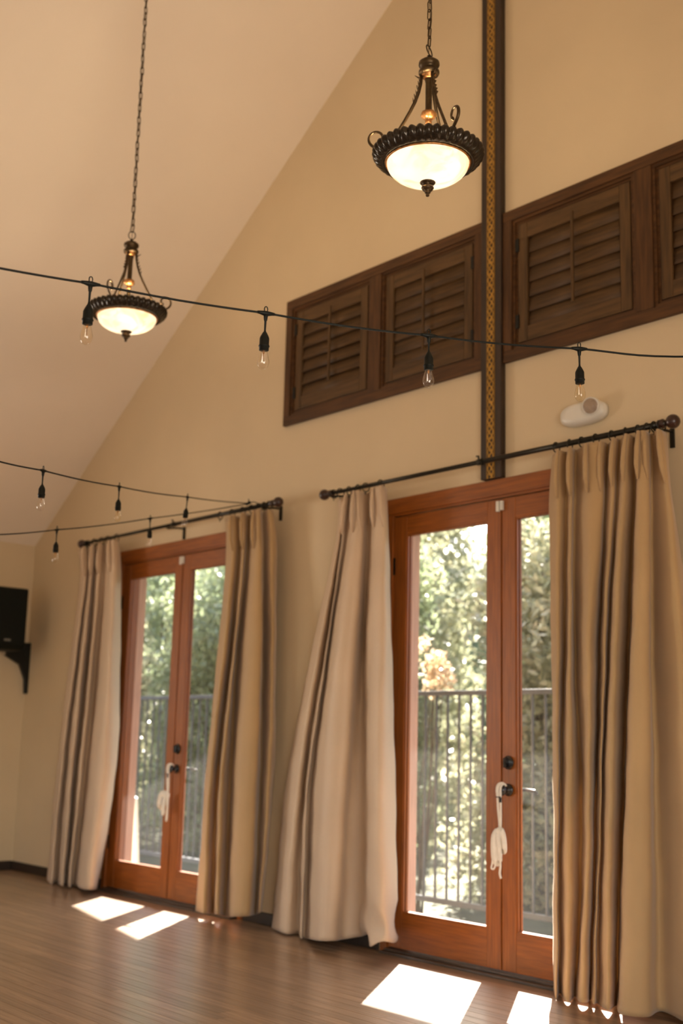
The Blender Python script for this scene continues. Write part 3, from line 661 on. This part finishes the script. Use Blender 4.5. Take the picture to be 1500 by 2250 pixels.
# ------------------------------------------------------------------ emergency light
el = empty('emergency_light', (.572, 0, 2.803)); tag(el, 'white oval emergency light with one round lamp, above the nearer rod', 'emergency light')
def superell(rx, rz, n=40, e=2.6):
    return [(math.copysign(abs(math.cos(t))**(2/e), math.cos(t))*rx, math.copysign(abs(math.sin(t))**(2/e), math.sin(t))*rz) for t in [2*PI*k/n for k in range(n)]]
mb = MB(); prev = None
for sc, yy in ((1,-.0006),(1,-.020),(.97,-.034),(.90,-.046),(.78,-.055),(.55,-.060)):
    ring_ = [mb.bm.verts.new((x*sc-(1-sc)*.01, yy, z*sc)) for x, z in superell(.142,.060)]
    if prev:
        for k in range(40): mb.face([prev[k], prev[(k+1)%40], ring_[(k+1)%40], ring_[k]], True)
    else: mb.face(ring_)
    prev = ring_
mb.face(prev[::-1]); mb.build('housing', M['white'], el)
T = Matrix.Translation((.070,-.030,.022)) @ Matrix.Rotation(PI/2+.15, 4, 'X') @ Matrix.Rotation(.25, 4, 'Y')
MB().lathe([(.030,-.01),(.043,-.004),(.046,.016),(.046,.040),(.042,.044),(.039,.042)], 32, T).build('lamp_bezel', M['white'], el)
MB().lathe([(.0395,.041),(.03,.046),(.015,.049),(0,.050)], 32, T).build('lamp_lens', M['lens'], el)
MB().lathe([(0,0),(.003,0),(.003,.003),(0,.004)], 10, Matrix.Translation((-.03,-.052,-.035)) @ Matrix.Rotation(PI/2, 4, 'X')).build('test_button', M['grey'], el)

# ------------------------------------------------------------------ wall speaker
sp = empty('wall_speaker', (XL, -.45, 2.05)); tag(sp, 'black box loudspeaker on a bracket on the left wall', 'speaker')
MB().prism([(.13,-.245),(.40,-.245),(.43,-.20),(.43,.27),(.13,.27)], -.24, .215).build('cabinet', M['speaker'], sp, bevel=.015)
MB().prism([(.4305,-.19),(.437,-.19),(.437,.255),(.4305,.255)], -.215, .19).build('grille', M['speaker'], sp, bevel=.002)
box('badge', (.4375,.02,-.175), (.441,.075,-.158), M['grey'], sp)
br = MB(); br.prism([(.4495,-.585),(.425,-.585),(.415,-.46),(.36,-.34),(.22,-.268),(.235,-.262),(.235,-.15),(.4495,-.15)], -.060, -.022, Matrix.Rotation(PI/2, 4, 'Z'))
br.build('bracket', M['black'], sp, bevel=.003)
# ------------------------------------------------------------------ door sensors
for cx, lab in ((0,'small white contact sensor at the top of the nearer doors'), (-3.08,'small white contact sensor at the top of the farther doors')):
    e = empty('door_sensor', (cx, 0, 2.40)); tag(e, lab, 'sensor')
    box('sensor_body', (-.022,-.022,-.028), (-.0145 if 0 else -.002,-.0062,.030), M['white'], e, .003); box('magnet', (.004,-.018,-.022), (.020,-.0005,.030), M['white'], e, .003)

# ------------------------------------------------------------------ cotton tie-backs on the knobs
def tape(mb, pts, wd, th=.0035, tw=None):
    """flat band along pts, faces the room"""
    pts = [Vector(p) for p in pts]; Q = []
    n = len(pts)
    fine = [catmull(pts, i*(n-1)/(6*(n-1))) for i in range(6*(n-1)+1)]
    prev = None
    for i, p in enumerate(fine):
        t = (fine[min(i+1,len(fine)-1)]-fine[max(i-1,0)]).normalized()
        a = (tw or 0)*i/len(fine)
        nn = Vector((math.sin(a), -math.cos(a), 0)); s = t.cross(nn).normalized(); nn = s.cross(t).normalized()
        w_ = wd(i/(len(fine)-1)) if callable(wd) else wd
        q = [mb.bm.verts.new(p+s*w_/2+nn*th/2), mb.bm.verts.new(p-s*w_/2+nn*th/2), mb.bm.verts.new(p-s*w_/2-nn*th/2), mb.bm.verts.new(p+s*w_/2-nn*th/2)]
        if prev:
            for k in range(4): mb.face([prev[k], prev[(k+1)%4], q[(k+1)%4], q[k]], True)
        else: mb.face(q)
        prev = q
    mb.face(prev[::-1])
def tieback(cx, label, var):
    e = empty('tieback', (cx+.052, -.055, .915)); tag(e, label, 'tieback')
    lp = MB()
    tape(lp, [(-.010,-.02,-.03),(-.012,-.022,0),(-.006,-.02,.024),(.004,-.004,.032),(.010,.012,.024)], .018)
    tape(lp, [(.008,-.02,-.03),(.008,-.022,0),(.008,-.016,.020),(.010,.0,.030),(.014,.014,.02)], .014)
    zk = -.20 if var == 0 else -.175
    tape(lp, [(-.012,-.020,-.02),(-.008,-.020,-.09),(-.002,-.018,-.15),(0,-.016,zk)], .013)
    tape(lp, [(.008,-.020,-.02),(.010,-.020,-.09),(.006,-.018,-.15),(.004,-.014,zk)], .011)
    tape(lp, [(.000,-.012,-.02),(.001,-.010,-.09),(.002,-.010,-.15),(.002,-.012,zk)], .010)
    lp.build('hanging_straps', M['cotton'], e)
    kn = MB(); kn.lathe([(0,.018),(.012,.014),(.019,.004),(.019,-.006),(.012,-.016),(0,-.02)], 14, Matrix.Translation((0,-.018,zk)) @ Matrix.Rotation(.3, 4, 'Y'), mod=lambda r, z, a, j: (r*(1+.12*math.sin(a*5)), z)); kn.build('knot', M['cotton'], e)
    b = MB()
    if var == 0:
        tape(b, [(-.008,-.02,zk),(-.022,-.032,zk-.03),(-.024,-.034,zk-.09),(-.020,-.030,zk-.145),(-.008,-.020,zk-.150),(-.004,-.012,zk-.08),(0,-.012,zk)], .040)
        tape(b, [(.004,-.022,zk),(.022,-.030,zk-.002),(.036,-.032,zk-.03),(.040,-.030,zk-.085),(.024,-.018,zk-.09),(.012,-.012,zk-.04),(0,-.01,zk)], .038)
        tape(b, [(0,-.03,zk-.01),(.006,-.036,zk-.05),(.012,-.034,zk-.10),(.010,-.03,zk-.145)], .034)
        tape(b, [(-.02,-.026,zk-.02),(-.034,-.03,zk-.10),(-.038,-.03,zk-.16),(-.044,-.03,zk-.185),(-.030,-.028,zk-.188),(-.018,-.028,zk-.165),(-.016,-.026,zk-.12)], .009)
        tape(b, [(.012,-.030,zk-.03),(.018,-.034,zk-.12),(.020,-.034,zk-.17),(.014,-.032,zk-.205),(.022,-.032,zk-.230)], .012)
    else:
        tape(b, [(0,-.02,zk),(-.030,-.034,zk+.004),(-.060,-.036,zk-.015),(-.070,-.036,zk-.075),(-.045,-.022,zk-.085),(-.02,-.014,zk-.04),(0,-.01,zk)], .045)
        tape(b, [(.0,-.03,zk),(-.010,-.040,zk-.04),(-.022,-.038,zk-.10),(-.020,-.032,zk-.145)], .028)
        tape(b, [(.004,-.024,zk),(.022,-.032,zk-.02),(.030,-.032,zk-.08),(.026,-.030,zk-.16),(.012,-.024,zk-.165),(.006,-.016,zk-.09),(0,-.01,zk)], .022)
        tape(b, [(0,-.034,zk-.02),(.004,-.042,zk-.07),(.004,-.040,zk-.13)], .026)
    b.build('folded_loops', M['cotton'], e)
    t = MB().tube([(.012*math.cos(q)+0, -.024+.018*math.sin(q), -.034) for q in [2*PI*k/14 for k in range(14)]], .0022, 6, True)
    t.box((.010,-.034,-.060), (.024,-.030,-.036)); t.build('black_clip', M['steel'], e)
tieback(0, 'cream cotton tieback knotted on the knob of the nearer doors', 0)
tieback(-3.08, 'cream cotton tieback looped on the knob of the farther doors', 1)

# ------------------------------------------------------------------ outside
structure(box('terrace', (-16,.216,-.30), (8,1.85,-.16), M['deck']), 'concrete terrace outside the doors')
structure(box('garden_ground', (-30,1.86,-.6), (14,10.2,-.28), M['earth']), 'planted ground beyond the railing')
hl = MB()
xs = [-30+2*k for k in range(23)]; prof = [(10.2,-.6),(10.2,-.28),(11,1.0),(12.2,2.6),(13.5,4.3),(15,5.2),(19,5.8),(19,-.6)]
rw = [[hl.bm.verts.new((x, y_, z_ + (.25*math.sin(x*.7+y_)+.2*math.sin(x*1.9) if 0 < k < 7 and z_ > 0 else 0))) for k, (y_, z_) in enumerate(prof)] for x in xs]
for a, b in zip(rw, rw[1:]):
    for k in range(8): hl.face([a[k], a[(k+1)%8], b[(k+1)%8], b[k]])
hl.face(rw[0]); hl.face(rw[-1][::-1])
structure(hl.build('hillside', M['hill']), 'green hillside behind the trees')
structure(box('outside_wall', (-9,.151,2.56), (9,.215,3.0), M['stucco']))
rf = MB(); pr_ = [(-14,.22),(8,.22),(8,1.77),(-3.78,1.77),(-5.2,2.12),(-6.2,2.35),(-14,2.35)]
rf.prism(pr_, -3.12, -3.0, Matrix.Rotation(-PI/2, 4, 'X')); ro = rf.build('terrace_roof', M['stucco']); structure(ro)
ra = empty('terrace_railing', (-6,1.60,-.03)); tag(ra, 'dark metal terrace railing with thin upright balusters outside the doors', 'railing')
bal = MB().box((-.007,-.007,0), (.007,.007,1.43)).build('baluster', M['rail'], ra); n = 0
X = -13.0
RX = [X+.114*k for k in range(int(15/.114))]
bal.location = (RX[0]+6, 0, .08)
for i, xx in enumerate(RX[1:]):
    c2 = bal.copy(); COL.objects.link(c2); c2.location = (xx+6, 0, .08)
box('top_rail', (-7.1,-.022,1.51), (8.2,.022,1.545), M['rail'], ra, .004); box('bottom_rail', (-7.1,-.018,.045), (8.2,.018,.082), M['rail'], ra, .003)
for xx in (-6.4,-2.5,1.4,5.3,7.9): box('railing_post', (xx-.02,-.0215,-.129), (xx+.02,.0215,1.509), M['rail'], ra)
o = MB().prism([(-.11,0),(.11,0),(.0,.76),(-.035,.77)], -.015, .015).build('leaning_board', M['boardw']); o.location = (-5.02,.9,-.159); tag(o, 'bright white tapering board outside the farther doors', 'board')  # made-up slab standing in for an unidentified bright white shape

def foliage(n, blobs, size, seed, shell=.55):
    rs = np.random.RandomState(seed); B = np.array(blobs); vol = B[:,3]*B[:,4]*B[:,5]; k = rs.choice(len(B), n, p=vol/vol.sum())
    d = rs.normal(size=(n,3)); d /= np.linalg.norm(d, axis=1)[:,None]; r = (shell+(1-shell)*rs.rand(n))**1.0
    P = B[k,:3] + d*B[k,3:6]*r[:,None]*(1+.12*rs.normal(size=(n,1)))
    a = rs.normal(size=(n,3)); a /= np.linalg.norm(a, axis=1)[:,None]; b = np.cross(a, rs.normal(size=(n,3))); b /= np.linalg.norm(b, axis=1)[:,None]
    s = size*(.6+.8*rs.rand(n))[:,None]
    V = np.stack([P-a*s, P-b*s*.42+a*s*.1, P+a*s, P+b*s*.42+a*s*.1], 1).reshape(-1,3)
    return V, np.arange(4*n).reshape(n,4)
def leafy(name, base, blobs, n, size, m, label, cat, seed, trunkr=.07, group=None):
    e = empty(name, base); tag(e, label, cat, group)
    bl = [(x-base[0], y-base[1], z-base[2], a, b, c) for x, y, z, a, b, c in blobs]
    V, F = foliage(n, bl, size, seed)
    me = bpy.data.meshes.new('foliage'); me.from_pydata(V.tolist(), [], F.tolist()); me.materials.append(m)
    o = bpy.data.objects.new('foliage', me); COL.objects.link(o); o.parent = e; o['kind'] = 'stuff'
    rs = random.Random(seed); t = MB()
    for k, q in enumerate(bl):
        mid = Vector((q[0]*.35+rs.uniform(-.1,.1), q[1]*.35, q[2]*.5))
        t.tube([Vector((rs.uniform(-.05,.05), rs.uniform(-.05,.05), 0)), mid, Vector(q[:3])], [trunkr, trunkr*.6, trunkr*.2], 7)
    t.build('branches', M['bark'], e)
random.seed(9)
labs = ['evergreen tree at the far left of the garden', 'olive green tree seen through the farther doors, left pane', 'evergreen tree seen through the farther doors, right pane',
        'evergreen tree hidden mostly by the curtains between the doors', 'olive green tree seen through the left pane of the nearer doors', 'evergreen tree seen through the right pane of the nearer doors', 'evergreen tree behind the right curtain']
names = ['leftmost', 'second', 'third', 'fourth', 'fifth', 'sixth', 'seventh']
for i in range(19):
    if i < 13:
        x = -16.6 + 1.36*i; back = i % 2; y = 5.9 if back else 4.0; top = 5.1 if back else 3.35; hw = 1.33; nb = 8; rr = .62; base = -.28
    else:
        back = 2; x = -19.5 + 3.4*(i-13); y = 8.8; top = 7.4; hw = 1.69; nb = 11; rr = .9; base = -.28
    mm = ('leaf','leaf2','leaf')[i % 3]
    bl = []
    for k in range(nb):
        rx = hw*random.uniform(.58,.68) if k < nb-2 else hw*random.uniform(.42,.56); ox = (hw-rx*1.12)*random.uniform(-.7,.7)
        rz = .5 if back < 2 else .62; bl.append((x+ox, y+random.uniform(-.15,.15), .1+(top-rz-.1)*k/(nb-1), rx, rr, rz))
    order = (i//2 if i < 13 else i-13)
    leafy('garden_tree', (x,y,base), bl, 14000, .050 if back < 2 else .075, M[mm],
          '%s %s tree from the left in the %s row beyond the railing' % (names[order], 'olive green' if mm == 'leaf2' else 'dark green', ('front','middle','far')[back]), 'tree', 20+i, group='%s row garden trees' % ('front','middle','far')[back])
b0 = W(935,1440,2.3)
bl = [(b0.x+random.uniform(-.12,.22), 2.3+random.uniform(-.1,.1), b0.z+random.uniform(-.32,.22), .12,.1,.11) for k in range(7)]
leafy('dry_shrub', (b0.x-.1,2.35,-.28), bl, 420, .032, M['dry'], 'slender shrub with pale dry leaf sprays behind the railing', 'shrub', 77, .012)
